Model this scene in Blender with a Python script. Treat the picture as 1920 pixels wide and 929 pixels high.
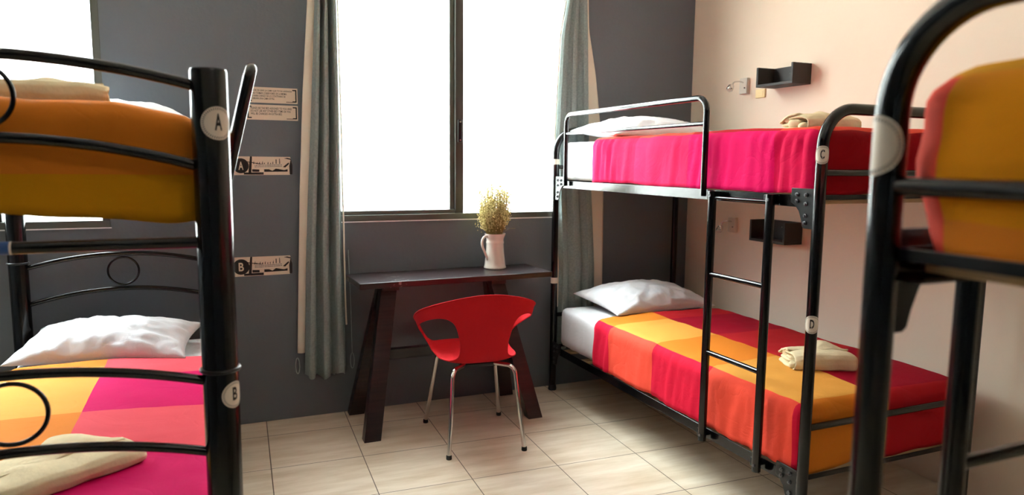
import bpy, math, random
from mathutils import Vector, Matrix, noise
PI = math.pi
SC = bpy.context.scene
COL = SC.collection
for o in list(bpy.data.objects): bpy.data.objects.remove(o)

# ------------------------------------------------------------------ camera, light, exposure
cam_d = bpy.data.cameras.new('camera'); cam = bpy.data.objects.new('camera', cam_d); COL.objects.link(cam)
cam_d.sensor_width = 36.0; cam_d.lens = 24.7665; cam_d.clip_start = .05
cam.matrix_world = Matrix(((0.920321, 0.038342, -0.389281, -2.8559), (-0.39105, 0.114304, -0.913244, -3.785),
                           (0.009481, 0.992706, 0.12019, 1.3666), (0, 0, 0, 1)))
cam_d.dof.use_dof = True; cam_d.dof.focus_distance = 2.9; cam_d.dof.aperture_fstop = 3.0
SC.camera = cam
W = bpy.data.worlds.new('sky'); SC.world = W; W.use_nodes = True
wn = W.node_tree.nodes; wl = W.node_tree.links
bg = wn['Background']
_tc = wn.new('ShaderNodeTexCoord'); _sp = wn.new('ShaderNodeSeparateXYZ'); _mr = wn.new('ShaderNodeMapRange')
wl.new(_tc.outputs['Generated'], _sp.inputs[0]); wl.new(_sp.outputs['Z'], _mr.inputs[0])
_mr.inputs[1].default_value = 0.0; _mr.inputs[2].default_value = .75; _mr.inputs[3].default_value = 8.0; _mr.inputs[4].default_value = 20.0   # overcast sky, brighter overhead
_dp = wn.new('ShaderNodeVectorMath'); _dp.operation = 'DOT_PRODUCT'; wl.new(_tc.outputs['Generated'], _dp.inputs[0])
_dp.inputs[1].default_value = Vector((-.60, .42, .68)).normalized()                     # broad bright lobe added to the sky, high on the left
_mx = wn.new('ShaderNodeMath'); _mx.operation = 'MAXIMUM'; wl.new(_dp.outputs['Value'], _mx.inputs[0]); _mx.inputs[1].default_value = 0
_pw = wn.new('ShaderNodeMath'); _pw.operation = 'POWER'; wl.new(_mx.outputs[0], _pw.inputs[0]); _pw.inputs[1].default_value = 3
_ml = wn.new('ShaderNodeMath'); _ml.operation = 'MULTIPLY_ADD'; wl.new(_pw.outputs[0], _ml.inputs[0]); _ml.inputs[1].default_value = 38; wl.new(_mr.outputs[0], _ml.inputs[2])
wl.new(_ml.outputs[0], bg.inputs['Strength'])
bg.inputs['Color'].default_value = (.86, .96, 1.0, 1)
SC.view_settings.view_transform = 'Standard'; SC.view_settings.look = 'None'
SC.view_settings.gamma = 1.0; SC.view_settings.use_curve_mapping = False
SC.view_settings.exposure = -0.1

def area(name, loc, rot, sx, sy, power, color=(1, 1, 1), portal=False):
    l = bpy.data.lights.new(name, 'AREA'); l.shape = 'RECTANGLE'; l.size = sx; l.size_y = sy
    l.energy = power; l.color = color
    o = bpy.data.objects.new(name, l); COL.objects.link(o); o.location = loc; o.rotation_euler = rot
    if portal: l.cycles.is_portal = True
    return o
area('window_daylight_portal', (-1.6075, .16, 1.87), (-PI/2, 0, 0), 1.43, 1.66, 1, portal=True)
area('window_daylight_portal', (-4.05, .16, 1.87), (-PI/2, 0, 0), 1.5, 1.66, 1, portal=True)
area('added_fill_light', (-2.1, -3.6, 2.75), (0, 0, 0)  , .9, .9, 5, (1.0, .93, .86))  # weak warm fill added overhead, out of view; no lamp fixture there

_s = bpy.data.lights.new('sun', 'SUN'); _s.energy = 40; _s.angle = math.radians(2); _s.color = (.94, .98, 1.0)
_so = bpy.data.objects.new('sun', _s); COL.objects.link(_so)          # stands behind this building and lights the facade and street opposite
_so.rotation_euler = Vector((-.25, -.62, .70)).to_track_quat('Z', 'Y').to_euler(); _so.location = (0, -8, 12)

# ------------------------------------------------------------------ helpers
def tag(o, label=None, cat=None, group=None, kind=None):
    if label: o['label'] = label
    if cat: o['category'] = cat
    if group: o['group'] = group
    if kind: o['kind'] = kind
    return o

def thing(name, loc, label, cat, rotz=0, group=None):
    o = bpy.data.objects.new(name, None); COL.objects.link(o)
    o.location = loc; o.rotation_euler = (0, 0, rotz); o.empty_display_size = .1
    return tag(o, label, cat, group)

class MB:
    def __init__(s): s.v = []; s.f = []; s.m = []; s.cur = 0
    def add(s, vs, fs):
        b = len(s.v); s.v += [Vector(p) for p in vs]
        for f in fs: s.f.append([b+i for i in f]); s.m.append(s.cur)
        return s
    def box(s, a, b):
        x0, y0, z0 = a; x1, y1, z1 = b
        return s.add([(x0,y0,z0),(x1,y0,z0),(x1,y1,z0),(x0,y1,z0),(x0,y0,z1),(x1,y0,z1),(x1,y1,z1),(x0,y1,z1)],
                     [(0,3,2,1),(4,5,6,7),(0,1,5,4),(1,2,6,5),(2,3,7,6),(3,0,4,7)])
    def tube(s, pts, r, seg=16, closed=False, cap=True):
        pts = [Vector(p) for p in pts]; n = len(pts); rs = r if isinstance(r, (list, tuple)) else [r]*n
        vs = []; nrm = None
        for i, p in enumerate(pts):
            if closed: t = pts[(i+1) % n]-pts[i-1]
            else: t = pts[min(i+1, n-1)]-pts[max(i-1, 0)]
            t.normalize()
            if nrm is None:
                nrm = t.orthogonal().normalized()
            nrm = (nrm-t*nrm.dot(t)).normalized(); bn = t.cross(nrm)
            for k in range(seg):
                a = 2*PI*k/seg; vs.append(p+(nrm*math.cos(a)+bn*math.sin(a))*rs[i])
        fs = []
        m = n if closed else n-1
        for i in range(m):
            for k in range(seg):
                j = (i+1) % n
                fs.append((i*seg+k, i*seg+(k+1) % seg, j*seg+(k+1) % seg, j*seg+k))
        if cap and not closed:
            fs.append(tuple(range(seg))[::-1]); fs.append(tuple((n-1)*seg+k for k in range(seg)))
        return s.add(vs, fs)
    def lathe(s, prof, c=(0, 0, 0), seg=32):
        vs = []; fs = []
        for r, z in prof:
            for k in range(seg):
                a = 2*PI*k/seg; vs.append((c[0]+r*math.cos(a), c[1]+r*math.sin(a), c[2]+z))
        for i in range(len(prof)-1):
            for k in range(seg):
                fs.append((i*seg+k, i*seg+(k+1) % seg, (i+1)*seg+(k+1) % seg, (i+1)*seg+k))
        return s.add(vs, fs)
    def prism(s, poly, d, axis='x', base=0.0):
        n = len(poly); q = lambda p, w: {'x': (w, p[0], p[1]), 'y': (p[0], w, p[1]), 'z': (p[0], p[1], w)}[axis]
        vs = [q(p, base) for p in poly]+[q(p, base+d) for p in poly]
        fs = [tuple(range(n))[::-1], tuple(range(n, 2*n))]+[(i, (i+1) % n, n+(i+1) % n, n+i) for i in range(n)]
        return s.add(vs, fs)
    def build(s, name, mats, parent=None, world=False, smooth=40, bevel=0, origin=None, seg=2):
        me = bpy.data.meshes.new(name)
        off = Vector((0, 0, 0))
        if world and parent is not None: off = parent['_w'] if False else WORLD[parent.name]
        elif origin is not None: off = Vector(origin)
        elif parent is None:
            xs = [p.x for p in s.v]; ys = [p.y for p in s.v]; zs = [p.z for p in s.v]
            off = Vector(((min(xs)+max(xs))/2, (min(ys)+max(ys))/2, min(zs)))
        me.from_pydata([tuple(p-off) for p in s.v], [], s.f); me.update()
        if not isinstance(mats, (list, tuple)): mats = [mats]
        for m in mats: me.materials.append(m)
        if len(mats) > 1:
            for p, mi in zip(me.polygons, s.m): p.material_index = mi
        o = bpy.data.objects.new(name, me); COL.objects.link(o)
        if parent is not None: o.parent = parent
        if parent is not None and world:
            if not parent.name.startswith('~'): pass
        elif parent is None: o.location = off
        WORLD[o.name] = (WORLD.get(parent.name, Vector()) if parent is not None else off)
        if bevel:
            b = o.modifiers.new('b', 'BEVEL'); b.width = bevel; b.segments = seg; b.limit_method = 'ANGLE'; b.angle_limit = math.radians(35)
        if smooth:
            for p in me.polygons: p.use_smooth = True
            me.set_sharp_from_angle(angle=math.radians(smooth))
        return o
WORLD = {}
def wthing(name, loc, *a, **k):
    o = thing(name, loc, *a, **k); WORLD[o.name] = Vector(loc); return o

def fillet(pts, r, seg=8):
    pts = [Vector(p) for p in pts]; out = [pts[0]]
    for i in range(1, len(pts)-1):
        a = (pts[i-1]-pts[i]); b = (pts[i+1]-pts[i]); rr = r[i-1] if isinstance(r, (list, tuple)) else r
        ang = a.angle(b); d = rr/math.tan(ang/2); A = pts[i]+a.normalized()*d; B = pts[i]+b.normalized()*d
        c = pts[i]+(a.normalized()+b.normalized()).normalized()*(rr/math.sin(ang/2))
        va = A-c; vb = B-c; full = va.angle(vb); ax = va.cross(vb).normalized()
        for k in range(seg+1): out.append(c+Matrix.Rotation(full*k/seg, 3, ax) @ va)
    out.append(pts[-1]); return out

# ------------------------------------------------------------------ materials
def srgb(r, g, b):
    f = lambda c: ((c/255.0)/12.92 if c/255.0 <= .04045 else (((c/255.0)+.055)/1.055)**2.4)
    return (f(r), f(g), f(b), 1)
def mat(name, col, rough=.5, metal=0, spec=.5, coat=0, bump=None, var=None, sheen=0):
    m = bpy.data.materials.new(name); m.use_nodes = True; nt = m.node_tree; p = nt.nodes['Principled BSDF']
    p.inputs['Base Color'].default_value = col; p.inputs['Roughness'].default_value = rough
    p.inputs['Metallic'].default_value = metal; p.inputs['Specular IOR Level'].default_value = spec
    p.inputs['Coat Weight'].default_value = coat; p.inputs['Coat Roughness'].default_value = .08
    if sheen: p.inputs['Specular IOR Level'].default_value = .15
    tc = nt.nodes.new('ShaderNodeTexCoord')
    if var:
        sc, amt = var
        n = nt.nodes.new('ShaderNodeTexNoise'); n.inputs['Scale'].default_value = sc; n.inputs['Detail'].default_value = 4
        nt.links.new(tc.outputs['Object'], n.inputs['Vector'])
        mx = nt.nodes.new('ShaderNodeMixRGB'); mx.blend_type = 'MULTIPLY'; mx.inputs['Fac'].default_value = 1
        mx.inputs['Color1'].default_value = col
        r = nt.nodes.new('ShaderNodeMapRange'); r.inputs[1].default_value = .3; r.inputs[2].default_value = .7
        r.inputs[3].default_value = 1-amt; r.inputs[4].default_value = 1+amt*.6
        nt.links.new(n.outputs['Fac'], r.inputs[0]); nt.links.new(r.outputs[0], mx.inputs['Color2'])
        nt.links.new(mx.outputs[0], p.inputs['Base Color'])
    if bump:
        sc, st, dist = bump[:3]
        if len(bump) > 3:      # woven
            ws = []
            for d_ in ('X', 'Y', 'Z'):
                w_ = nt.nodes.new('ShaderNodeTexWave'); w_.bands_direction = d_; w_.inputs['Scale'].default_value = sc
                w_.inputs['Distortion'].default_value = 1.5; w_.inputs['Detail'].default_value = 2
                nt.links.new(tc.outputs['Object'], w_.inputs['Vector']); ws.append(w_)
            a = nt.nodes.new('ShaderNodeMath'); a.operation = 'ADD'; nt.links.new(ws[0].outputs['Fac'], a.inputs[0]); nt.links.new(ws[1].outputs['Fac'], a.inputs[1])
            b_ = nt.nodes.new('ShaderNodeMath'); b_.operation = 'ADD'; nt.links.new(a.outputs[0], b_.inputs[0]); nt.links.new(ws[2].outputs['Fac'], b_.inputs[1])
            h = b_.outputs[0]
        else:
            n = nt.nodes.new('ShaderNodeTexNoise'); n.inputs['Scale'].default_value = sc; n.inputs['Detail'].default_value = 4
            nt.links.new(tc.outputs['Object'], n.inputs['Vector']); h = n.outputs['Fac']
        bp = nt.nodes.new('ShaderNodeBump'); bp.inputs['Strength'].default_value = st; bp.inputs['Distance'].default_value = dist
        nt.links.new(h, bp.inputs['Height']); nt.links.new(bp.outputs[0], p.inputs['Normal'])
    return m

M = {}
M['wall_grey'] = mat('slate_wall_paint', srgb(99, 105, 112), .6, bump=(55, .25, .004), var=(1.5, .06))
M['wall_cream'] = mat('cream_wall_paint', srgb(236, 217, 196), .75, bump=(40, .2, .003), var=(1.2, .03))
M['ceiling'] = mat('ceiling_paint', srgb(240, 235, 225), .9)
M['black'] = mat('black_gloss_enamel', srgb(9, 8, 9), .17, spec=.38, coat=.12)
M['black2'] = mat('black_satin_enamel', srgb(11, 10, 11), .3, spec=.35)
M['bolt'] = mat('dark_steel_bolt', srgb(90, 90, 92), .35, metal=.8)
M['chrome'] = mat('chrome', srgb(215, 212, 208), .12, metal=1)
M['rubber'] = mat('black_rubber', srgb(20, 20, 20), .7)
M['red'] = mat('red_plastic', srgb(194, 40, 40), .32, spec=.5, bump=(120, .06, .001))
M['alu'] = mat('olive_aluminium', srgb(92, 94, 88), .45, metal=.35)
M['alu_dark'] = mat('dark_aluminium', srgb(62, 60, 56), .5, metal=.3)
M['sheet'] = mat('white_cotton', srgb(232, 230, 232), .85, bump=(220, .12, .002, 'w'), sheen=.2)
M['towel'] = mat('cream_towel', srgb(232, 214, 176), .95, bump=(90, .35, .004), var=(30, .06), sheen=.4)
M['curtain'] = mat('grey_green_linen', srgb(160, 174, 172), .9, bump=(300, .5, .003, 'w'), var=(90, .16))
M['lining'] = mat('cream_lining', srgb(236, 226, 208), .85)
M['jug'] = mat('cream_ceramic', srgb(238, 228, 214), .25, coat=.5)
M['sticker'] = mat('sticker_paper', srgb(226, 214, 198), .5)
M['ink'] = mat('black_ink', srgb(28, 22, 20), .6)
M['ink_soft'] = mat('grey_ink', srgb(110, 96, 86), .7)
M['signpaper'] = mat('cream_sign_vinyl', srgb(226, 208, 188), .6)
M['blue'] = mat('blue_label', srgb(30, 84, 150), .4)
M['shelf'] = mat('espresso_laminate', srgb(36, 28, 25), .6, var=(20, .15))
M['lampwhite'] = mat('satin_white_metal', srgb(214, 204, 190), .4)
M['socket'] = mat('ivory_plastic', srgb(238, 214, 160), .45)
M['stem'] = mat('dried_stem', srgb(150, 134, 74), .8)
M['bud'] = mat('dried_blossom', srgb(224, 210, 146), .85)
M['slat'] = mat('plain_pine', srgb(190, 160, 120), .7)
M['facade'] = mat('pale_render', srgb(244, 242, 238), .9)
M['facwin'] = mat('facade_window', srgb(210, 214, 216), .6)
M['cable'] = mat('grey_cable', srgb(60, 60, 60), .8)
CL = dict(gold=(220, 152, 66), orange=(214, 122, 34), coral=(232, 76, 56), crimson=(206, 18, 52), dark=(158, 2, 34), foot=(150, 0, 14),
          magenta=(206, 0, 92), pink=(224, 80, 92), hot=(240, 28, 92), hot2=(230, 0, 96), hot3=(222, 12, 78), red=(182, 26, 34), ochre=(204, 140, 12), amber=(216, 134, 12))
def creased(m, sc, dist, strength):
    nt = m.node_tree; p = nt.nodes['Principled BSDF']; tc = nt.nodes.new('ShaderNodeTexCoord')
    n0 = nt.nodes.new('ShaderNodeTexNoise'); n0.inputs['Scale'].default_value = sc; n0.inputs['Detail'].default_value = 3; n0.inputs['Distortion'].default_value = 1.2
    nt.links.new(tc.outputs['Object'], n0.inputs['Vector'])
    a = nt.nodes.new('ShaderNodeMath'); a.operation = 'SUBTRACT'; nt.links.new(n0.outputs['Fac'], a.inputs[0]); a.inputs[1].default_value = .5
    b_ = nt.nodes.new('ShaderNodeMath'); b_.operation = 'ABSOLUTE'; nt.links.new(a.outputs[0], b_.inputs[0])
    c_ = nt.nodes.new('ShaderNodeMath'); c_.operation = 'POWER'; nt.links.new(b_.outputs[0], c_.inputs[0]); c_.inputs[1].default_value = .6
    bp = nt.nodes.new('ShaderNodeBump'); bp.inputs['Strength'].default_value = strength; bp.inputs['Distance'].default_value = dist
    nt.links.new(c_.outputs[0], bp.inputs['Height'])
    old = p.inputs['Normal'].links[0].from_node if p.inputs['Normal'].links else None
    if old: nt.links.new(bp.outputs[0], old.inputs['Normal'])
    else: nt.links.new(bp.outputs[0], p.inputs['Normal'])
for k, c in CL.items():
    M[k] = mat('cotton_'+k, srgb(*c), .85, bump=(260, .18, .0015, 'w'), sheen=.15); creased(M[k], 5.5, .010, .30)
creased(M['sheet'], 6.5, .010, .30)

def wood_mat(scuffs):
    m = bpy.data.materials.new('dark_stained_wood'); m.use_nodes = True; nt = m.node_tree; p = nt.nodes['Principled BSDF']
    tc = nt.nodes.new('ShaderNodeTexCoord'); mp = nt.nodes.new('ShaderNodeMapping'); mp.inputs['Scale'].default_value = (3, 45, 45)
    n = nt.nodes.new('ShaderNodeTexNoise'); n.inputs['Scale'].default_value = 1.6; n.inputs['Detail'].default_value = 6
    nt.links.new(tc.outputs['Object'], mp.inputs[0]); nt.links.new(mp.outputs[0], n.inputs['Vector'])
    cr = nt.nodes.new('ShaderNodeValToRGB'); cr.color_ramp.elements[0].position = .35; cr.color_ramp.elements[0].color = srgb(20, 11, 13)
    cr.color_ramp.elements[1].position = .75; cr.color_ramp.elements[1].color = srgb(52, 33, 34)
    nt.links.new(n.outputs['Fac'], cr.inputs[0])
    n2 = nt.nodes.new('ShaderNodeTexNoise'); n2.inputs['Scale'].default_value = 42; n2.inputs['Detail'].default_value = 3; nt.links.new(tc.outputs['Object'], n2.inputs['Vector'])
    n3 = nt.nodes.new('ShaderNodeTexNoise'); n3.inputs['Scale'].default_value = 5; nt.links.new(tc.outputs['Object'], n3.inputs['Vector'])
    ad = nt.nodes.new('ShaderNodeMath'); ad.operation = 'MULTIPLY'; nt.links.new(n2.outputs['Fac'], ad.inputs[0]); nt.links.new(n3.outputs['Fac'], ad.inputs[1])
    mr = nt.nodes.new('ShaderNodeMapRange'); mr.inputs[1].default_value = .385; mr.inputs[2].default_value = .42; mr.inputs[4].default_value = scuffs; nt.links.new(ad.outputs[0], mr.inputs[0])     # pale scuffs
    mx = nt.nodes.new('ShaderNodeMixRGB'); nt.links.new(mr.outputs[0], mx.inputs['Fac']); nt.links.new(cr.outputs[0], mx.inputs['Color1']); mx.inputs['Color2'].default_value = srgb(150, 140, 136)
    nt.links.new(mx.outputs[0], p.inputs['Base Color'])
    p.inputs['Roughness'].default_value = .30
    b = nt.nodes.new('ShaderNodeBump'); b.inputs['Strength'].default_value = .25; b.inputs['Distance'].default_value = .003
    nt.links.new(n.outputs['Fac'], b.inputs['Height']); nt.links.new(b.outputs[0], p.inputs['Normal']); return m
M['wood'] = wood_mat(0.0); M['wood_worn'] = wood_mat(.8)

def floor_mat():
    m = bpy.data.materials.new('beige_floor_tiles'); m.use_nodes = True; nt = m.node_tree; L = nt.links; N = nt.nodes; p = N['Principled BSDF']
    tc = N.new('ShaderNodeTexCoord')
    m1 = N.new('ShaderNodeMapping'); m1.vector_type = 'POINT'; m1.inputs['Location'].default_value = (1.7778, 0, 0)
    m2 = N.new('ShaderNodeMapping'); m2.inputs['Rotation'].default_value = (0, 0, math.radians(2.03)); m2.inputs['Location'].default_value = (.8588+.4054*10, .2454+.4*40, 0)
    L.new(tc.outputs['Object'], m1.inputs[0]); L.new(m1.outputs[0], m2.inputs[0])
    br = N.new('ShaderNodeTexBrick'); br.offset = 0; br.squash = 1
    br.inputs['Scale'].default_value = 1; br.inputs['Mortar Size'].default_value = .0021; br.inputs['Mortar Smooth'].default_value = .1
    br.inputs['Brick Width'].default_value = .4054; br.inputs['Row Height'].default_value = .4; br.inputs['Bias'].default_value = 0
    br.inputs['Color1'].default_value = (.45, .45, .45, 1); br.inputs['Color2'].default_value = (.62, .62, .62, 1)
    L.new(m2.outputs[0], br.inputs['Vector'])
    mp = N.new('ShaderNodeMapping'); mp.inputs['Scale'].default_value = (1.6, 9, 1); L.new(m2.outputs[0], mp.inputs[0])
    n1 = N.new('ShaderNodeTexNoise'); n1.inputs['Scale'].default_value = 1.5; n1.inputs['Detail'].default_value = 6; n1.inputs['Roughness'].default_value = .62
    L.new(mp.outputs[0], n1.inputs['Vector'])
    cr = N.new('ShaderNodeValToRGB'); cr.color_ramp.elements[0].position = .3; cr.color_ramp.elements[0].color = srgb(196, 174, 146)
    cr.color_ramp.elements[1].position = .72; cr.color_ramp.elements[1].color = srgb(230, 217, 198); L.new(n1.outputs['Fac'], cr.inputs[0])
    mx = N.new('ShaderNodeMixRGB'); mx.blend_type = 'SOFT_LIGHT'; mx.inputs['Fac'].default_value = .35
    L.new(cr.outputs[0], mx.inputs['Color1']); L.new(br.outputs['Color'], mx.inputs['Color2'])
    g = N.new('ShaderNodeMixRGB'); g.inputs['Color2'].default_value = srgb(92, 74, 58); L.new(br.outputs['Fac'], g.inputs['Fac']); L.new(mx.outputs[0], g.inputs['Color1'])
    L.new(g.outputs[0], p.inputs['Base Color']); p.inputs['Roughness'].default_value = .33
    b = N.new('ShaderNodeBump'); b.inputs['Strength'].default_value = .4; b.inputs['Distance'].default_value = .002; b.invert = True
    L.new(br.outputs['Fac'], b.inputs['Height']); L.new(b.outputs[0], p.inputs['Normal']); return m
M['floor'] = floor_mat()

def glass_mat():
    m = bpy.data.materials.new('window_glass'); m.use_nodes = True; nt = m.node_tree; N = nt.nodes; L = nt.links
    N.remove(N['Principled BSDF']); out = N['Material Output']
    t = N.new('ShaderNodeBsdfTransparent'); t.inputs[0].default_value = (.96, .98, .97, 1)
    g = N.new('ShaderNodeBsdfGlossy'); g.inputs['Roughness'].default_value = .03
    lw = N.new('ShaderNodeLayerWeight'); lw.inputs[0].default_value = .5; pw = N.new('ShaderNodeMath'); pw.operation = 'POWER'; L.new(lw.outputs['Facing'], pw.inputs[0]); pw.inputs[1].default_value = 5
    f = N.new('ShaderNodeMath'); f.operation = 'MULTIPLY_ADD'; L.new(pw.outputs[0], f.inputs[0]); f.inputs[1].default_value = .7; f.inputs[2].default_value = .035
    x = N.new('ShaderNodeMixShader')
    L.new(f.outputs[0], x.inputs[0]); L.new(t.outputs[0], x.inputs[1]); L.new(g.outputs[0], x.inputs[2]); L.new(x.outputs[0], out.inputs[0]); return m
M['glass'] = glass_mat()

# ------------------------------------------------------------------ room shell
XL, XR, YB, YF, H = -5.0, 0.0, 0.0, -6.4, 2.9
def struct(o): o['kind'] = 'structure'; return o
fl = MB().box((XL-.15, YF-.15, -.1), (XR+.15, .15, 0)).build('floor', M['floor'], origin=(0, 0, 0), smooth=0); struct(fl)
struct(MB().box((XL-.15, YF-.15, H), (XR+.15, .15, H+.1)).build('ceiling', M['ceiling'], smooth=0))
W1 = (-2.32, -.895, 1.045, 2.7); W2 = (-4.80, -3.30, 1.045, 2.7)
wb = MB()
for a, b in (((XL-.15, 0), (W2[0], H)), ((W2[0], 0), (W2[1], 1.045)), ((W2[0], 2.7), (W2[1], H)), ((W2[1], 0), (W1[0], H)),
             ((W1[0], 0), (W1[1], 1.045)), ((W1[0], 2.7), (W1[1], H)), ((W1[1], 0), (XR+.15, H))):
    wb.box((a[0], 0, a[1]), (b[0], .15, b[1]))
struct(wb.build('wall_back', M['wall_grey'], smooth=0))
struct(MB().box((0, YF-.15, 0), (.15, 0, H)).build('wall_right', M['wall_cream'], smooth=0))
struct(MB().box((XL-.15, YF-.15, 0), (XL, 0, H)).build('wall_left', M['wall_grey'], smooth=0))
struct(MB().box((XL, YF-.15, 0), (XR, YF, H)).build('wall_front', M['wall_grey'], smooth=0))

# windows: frame fills the opening, flush with the room side
def window(i, w, mull):
    x0, x1, z0, z1 = w; t = .032
    fr = MB(); fr.box((x0, -.004, z0), (x1, .07, z0+t)); fr.box((x0, -.004, z1-t), (x1, .07, z1)); fr.box((x0, -.004, z0+t), (x0+t, .07, z1-t)); fr.box((x1-t, -.004, z0+t), (x1, .07, z1-t))
    f = fr.build('window_%d' % i, M['alu'], bevel=.002); struct(f)
    bead = MB().box((x0-.004, -.006, z0-.006), (x1+.004, .0, z0-.0005)).build('caulk_bead', M['sheet'], parent=f, world=True); WORLD[bead.name] = WORLD[f.name]
    def sub(mb, n, m, **k):
        o = mb.build(n, m, parent=f, world=True, **k); return o
    if mull:
        s = MB().box((mull, .006, z0+t), (mull+.048, .045, z1-t)); sub(s, 'mullion', M['alu_dark'], bevel=.003)
        s = MB().box((mull-.026, .03, z0+t), (mull, .055, z1-t)); sub(s, 'sash_stile', M['alu'], bevel=.003)
        s = MB().box((x0+t, .012, z0+t), (mull, .05, z0+t+.022)); sub(s, 'sash_rail', M['alu'], bevel=.003)
        l = sub(MB().box((mull+.012, -.006, 1.475), (mull+.036, .006, 1.60)), 'latch', M['black2'], bevel=.004)
        sc = MB()
        for z in (1.487, 1.588): sc.tube([(mull+.024, -.006, z), (mull+.024, -.010, z)], .005, 10)
        WORLD[l.name] = WORLD[f.name]
        sc.build('latch_screws', M['chrome'], parent=l, world=True)
        sub(MB().box((x0+t, .036, z0+t), (mull-.01, .040, z1-t)), 'glass_pane', M['glass'], smooth=0)
        sub(MB().box((mull+.03, .026, z0+t), (x1-t, .030, z1-t)), 'glass_pane', M['glass'], smooth=0)
    else:
        sub(MB().box((x0+t, .030, z0+t), (x1-t, .034, z1-t)), 'glass_pane', M['glass'], smooth=0)
window(1, W1, -1.590); window(2, W2, -3.775)

# the street outside
struct(MB().box((-40, .3, -6.2), (25, 9, -6.0)).build('floor_street', M['ceiling'], smooth=0))
b = wthing('building', (1.5, 9.2, -6), 'pale apartment facade across the street, washed out beyond the window glass', 'building')
MB().box((-40, 9.0, -6), (25, 12, 8)).build('wall', M['facade'], parent=b, world=True, smooth=0)
for (x0, x1, z0, z1) in ((-.25, .48, 2.55, 3.85), (1.74, 2.17, 3.2, 3.9), (1.9, 2.24, 1.1, 2.4), (-.29, .46, .25, 1.6), (3.5, 4.2, 2.6, 3.9), (3.5, 4.2, .3, 1.6), (-5.2, -4.4, .3, 1.6), (-5.2, -4.4, 2.6, 3.9)):
    wf = MB().box((x0, 8.94, z0), (x1, 9.0, z1)).build('window', M['facwin'], parent=b, world=True, bevel=.01)
    WORLD[wf.name] = WORLD[b.name]
for (A, B) in (((-3, 8.96, .30), (5.2, 8.96, 1.95)), ((2.3, 8.96, .36), (3.9, 8.96, .80)), ((2.3, 8.96, .26), (3.9, 8.96, .64))):
    p = [Vector(A).lerp(Vector(B), k/16) for k in range(17)]
    MB().tube(p, .012, 6).build('wall_cable', M['cable'], parent=b, world=True)

# ------------------------------------------------------------------ soft goods
def nz(p, s, o=0): return noise.noise(Vector((p[0]*s+o, p[1]*s+o*.7, p[2]*s-o)))

def smooth01(x): x = min(1, max(0, x)); return x*x*(3-2*x)

def cover(name, x0, x1, y0, y1, z0, z1, r, mats, colour, disp=None, open_head=False, xb=(), yb=(), zb=(), step=.025, parent=None,
          loc=None, rotz=0, thick=0, bottom=False, crown=.015, zend=None, warp=None):
    """rounded box skin, grid lines put on the colour seams (xb, yb, zb)"""
    def lines(a, b, br):
        base = sorted(set([a, b]+[q for q in br if a < q < b])); out = []
        for u, v in zip(base, base[1:]):
            n = max(1, round((v-u)/step)); out += [u+(v-u)*k/n for k in range(n)]
        return out+[b]
    X = lines(x0, x1, xb); Y = lines(y0, y1, yb); Z = lines(z0, z1, zb)
    mb = MB(); idx = {}
    def P(x, y, z):
        key = (round(x, 5), round(y, 5), round(z, 5))
        if key in idx: return idx[key]
        yh = y1+(r*2 if open_head else 0)
        c = Vector((min(max(x, x0+r), x1-r), min(max(y, y0+r), yh-r), min(z, z1-r) if not bottom else min(max(z, z0+r), z1-r)))
        d = Vector((x, y, z))-c
        q = c+d.normalized()*r if d.length > 1e-9 else c
        if d.length < 1e-9: q = Vector((x, y, z))
        n = d.normalized() if d.length > 1e-9 else Vector((0, 0, 1))
        u = (x-x0)/(x1-x0); v = (y-y0)/(y1-y0)
        if z >= z1-r-1e-6: q.z += crown*math.sin(PI*min(max(u, 0), 1))**.7*math.sin(PI*min(max(v, 0.0), 1) if not open_head else PI/2*min(1, v*3))
        if zend is not None and y <= y0+1e-6: q.z = z1-(z1-q.z)*(z1-zend)/(z1-z0)
        if disp: q = disp(q, n, u, v, (z-z0)/(z1-z0))
        if warp: q = warp(q)
        mb.v.append(q); idx[key] = len(mb.v)-1; return idx[key]
    def quad(a, b_, c, d, key): mb.f.append([P(*a), P(*b_), P(*c), P(*d)]); mb.m.append(key)
    ks = list(mats)
    for i in range(len(X)-1):
        for j in range(len(Y)-1):
            xm, ym = (X[i]+X[i+1])/2, (Y[j]+Y[j+1])/2
            quad((X[i], Y[j], z1), (X[i+1], Y[j], z1), (X[i+1], Y[j+1], z1), (X[i], Y[j+1], z1), ks.index(colour('top', xm, ym, z1)))
            if bottom: quad((X[i], Y[j], z0), (X[i], Y[j+1], z0), (X[i+1], Y[j+1], z0), (X[i+1], Y[j], z0), 0)
    for k in range(len(Z)-1):
        zm = (Z[k]+Z[k+1])/2
        for j in range(len(Y)-1):
            ym = (Y[j]+Y[j+1])/2
            quad((x0, Y[j+1], Z[k]), (x0, Y[j], Z[k]), (x0, Y[j], Z[k+1]), (x0, Y[j+1], Z[k+1]), ks.index(colour('left', x0, ym, zm)))
            quad((x1, Y[j], Z[k]), (x1, Y[j+1], Z[k]), (x1, Y[j+1], Z[k+1]), (x1, Y[j], Z[k+1]), ks.index(colour('right', x1, ym, zm)))
        for i in range(len(X)-1):
            xm = (X[i]+X[i+1])/2
            quad((X[i], y0, Z[k]), (X[i+1], y0, Z[k]), (X[i+1], y0, Z[k+1]), (X[i], y0, Z[k+1]), ks.index(colour('foot', xm, y0, zm)))
            if not open_head: quad((X[i+1], y1, Z[k]), (X[i], y1, Z[k]), (X[i], y1, Z[k+1]), (X[i+1], y1, Z[k+1]), ks.index(colour('head', xm, y1, zm)))
    if loc is None: o = mb.build(name, [M[k] for k in ks], smooth=180)
    else:
        o = mb.build(name, [M[k] for k in ks], origin=(0, 0, 0), smooth=180); o.location = loc; o.rotation_euler = (0, 0, rotz)
    if thick:
        s = o.modifiers.new('t', 'SOLIDIFY'); s.thickness = thick; s.offset = 1
    return o

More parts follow.
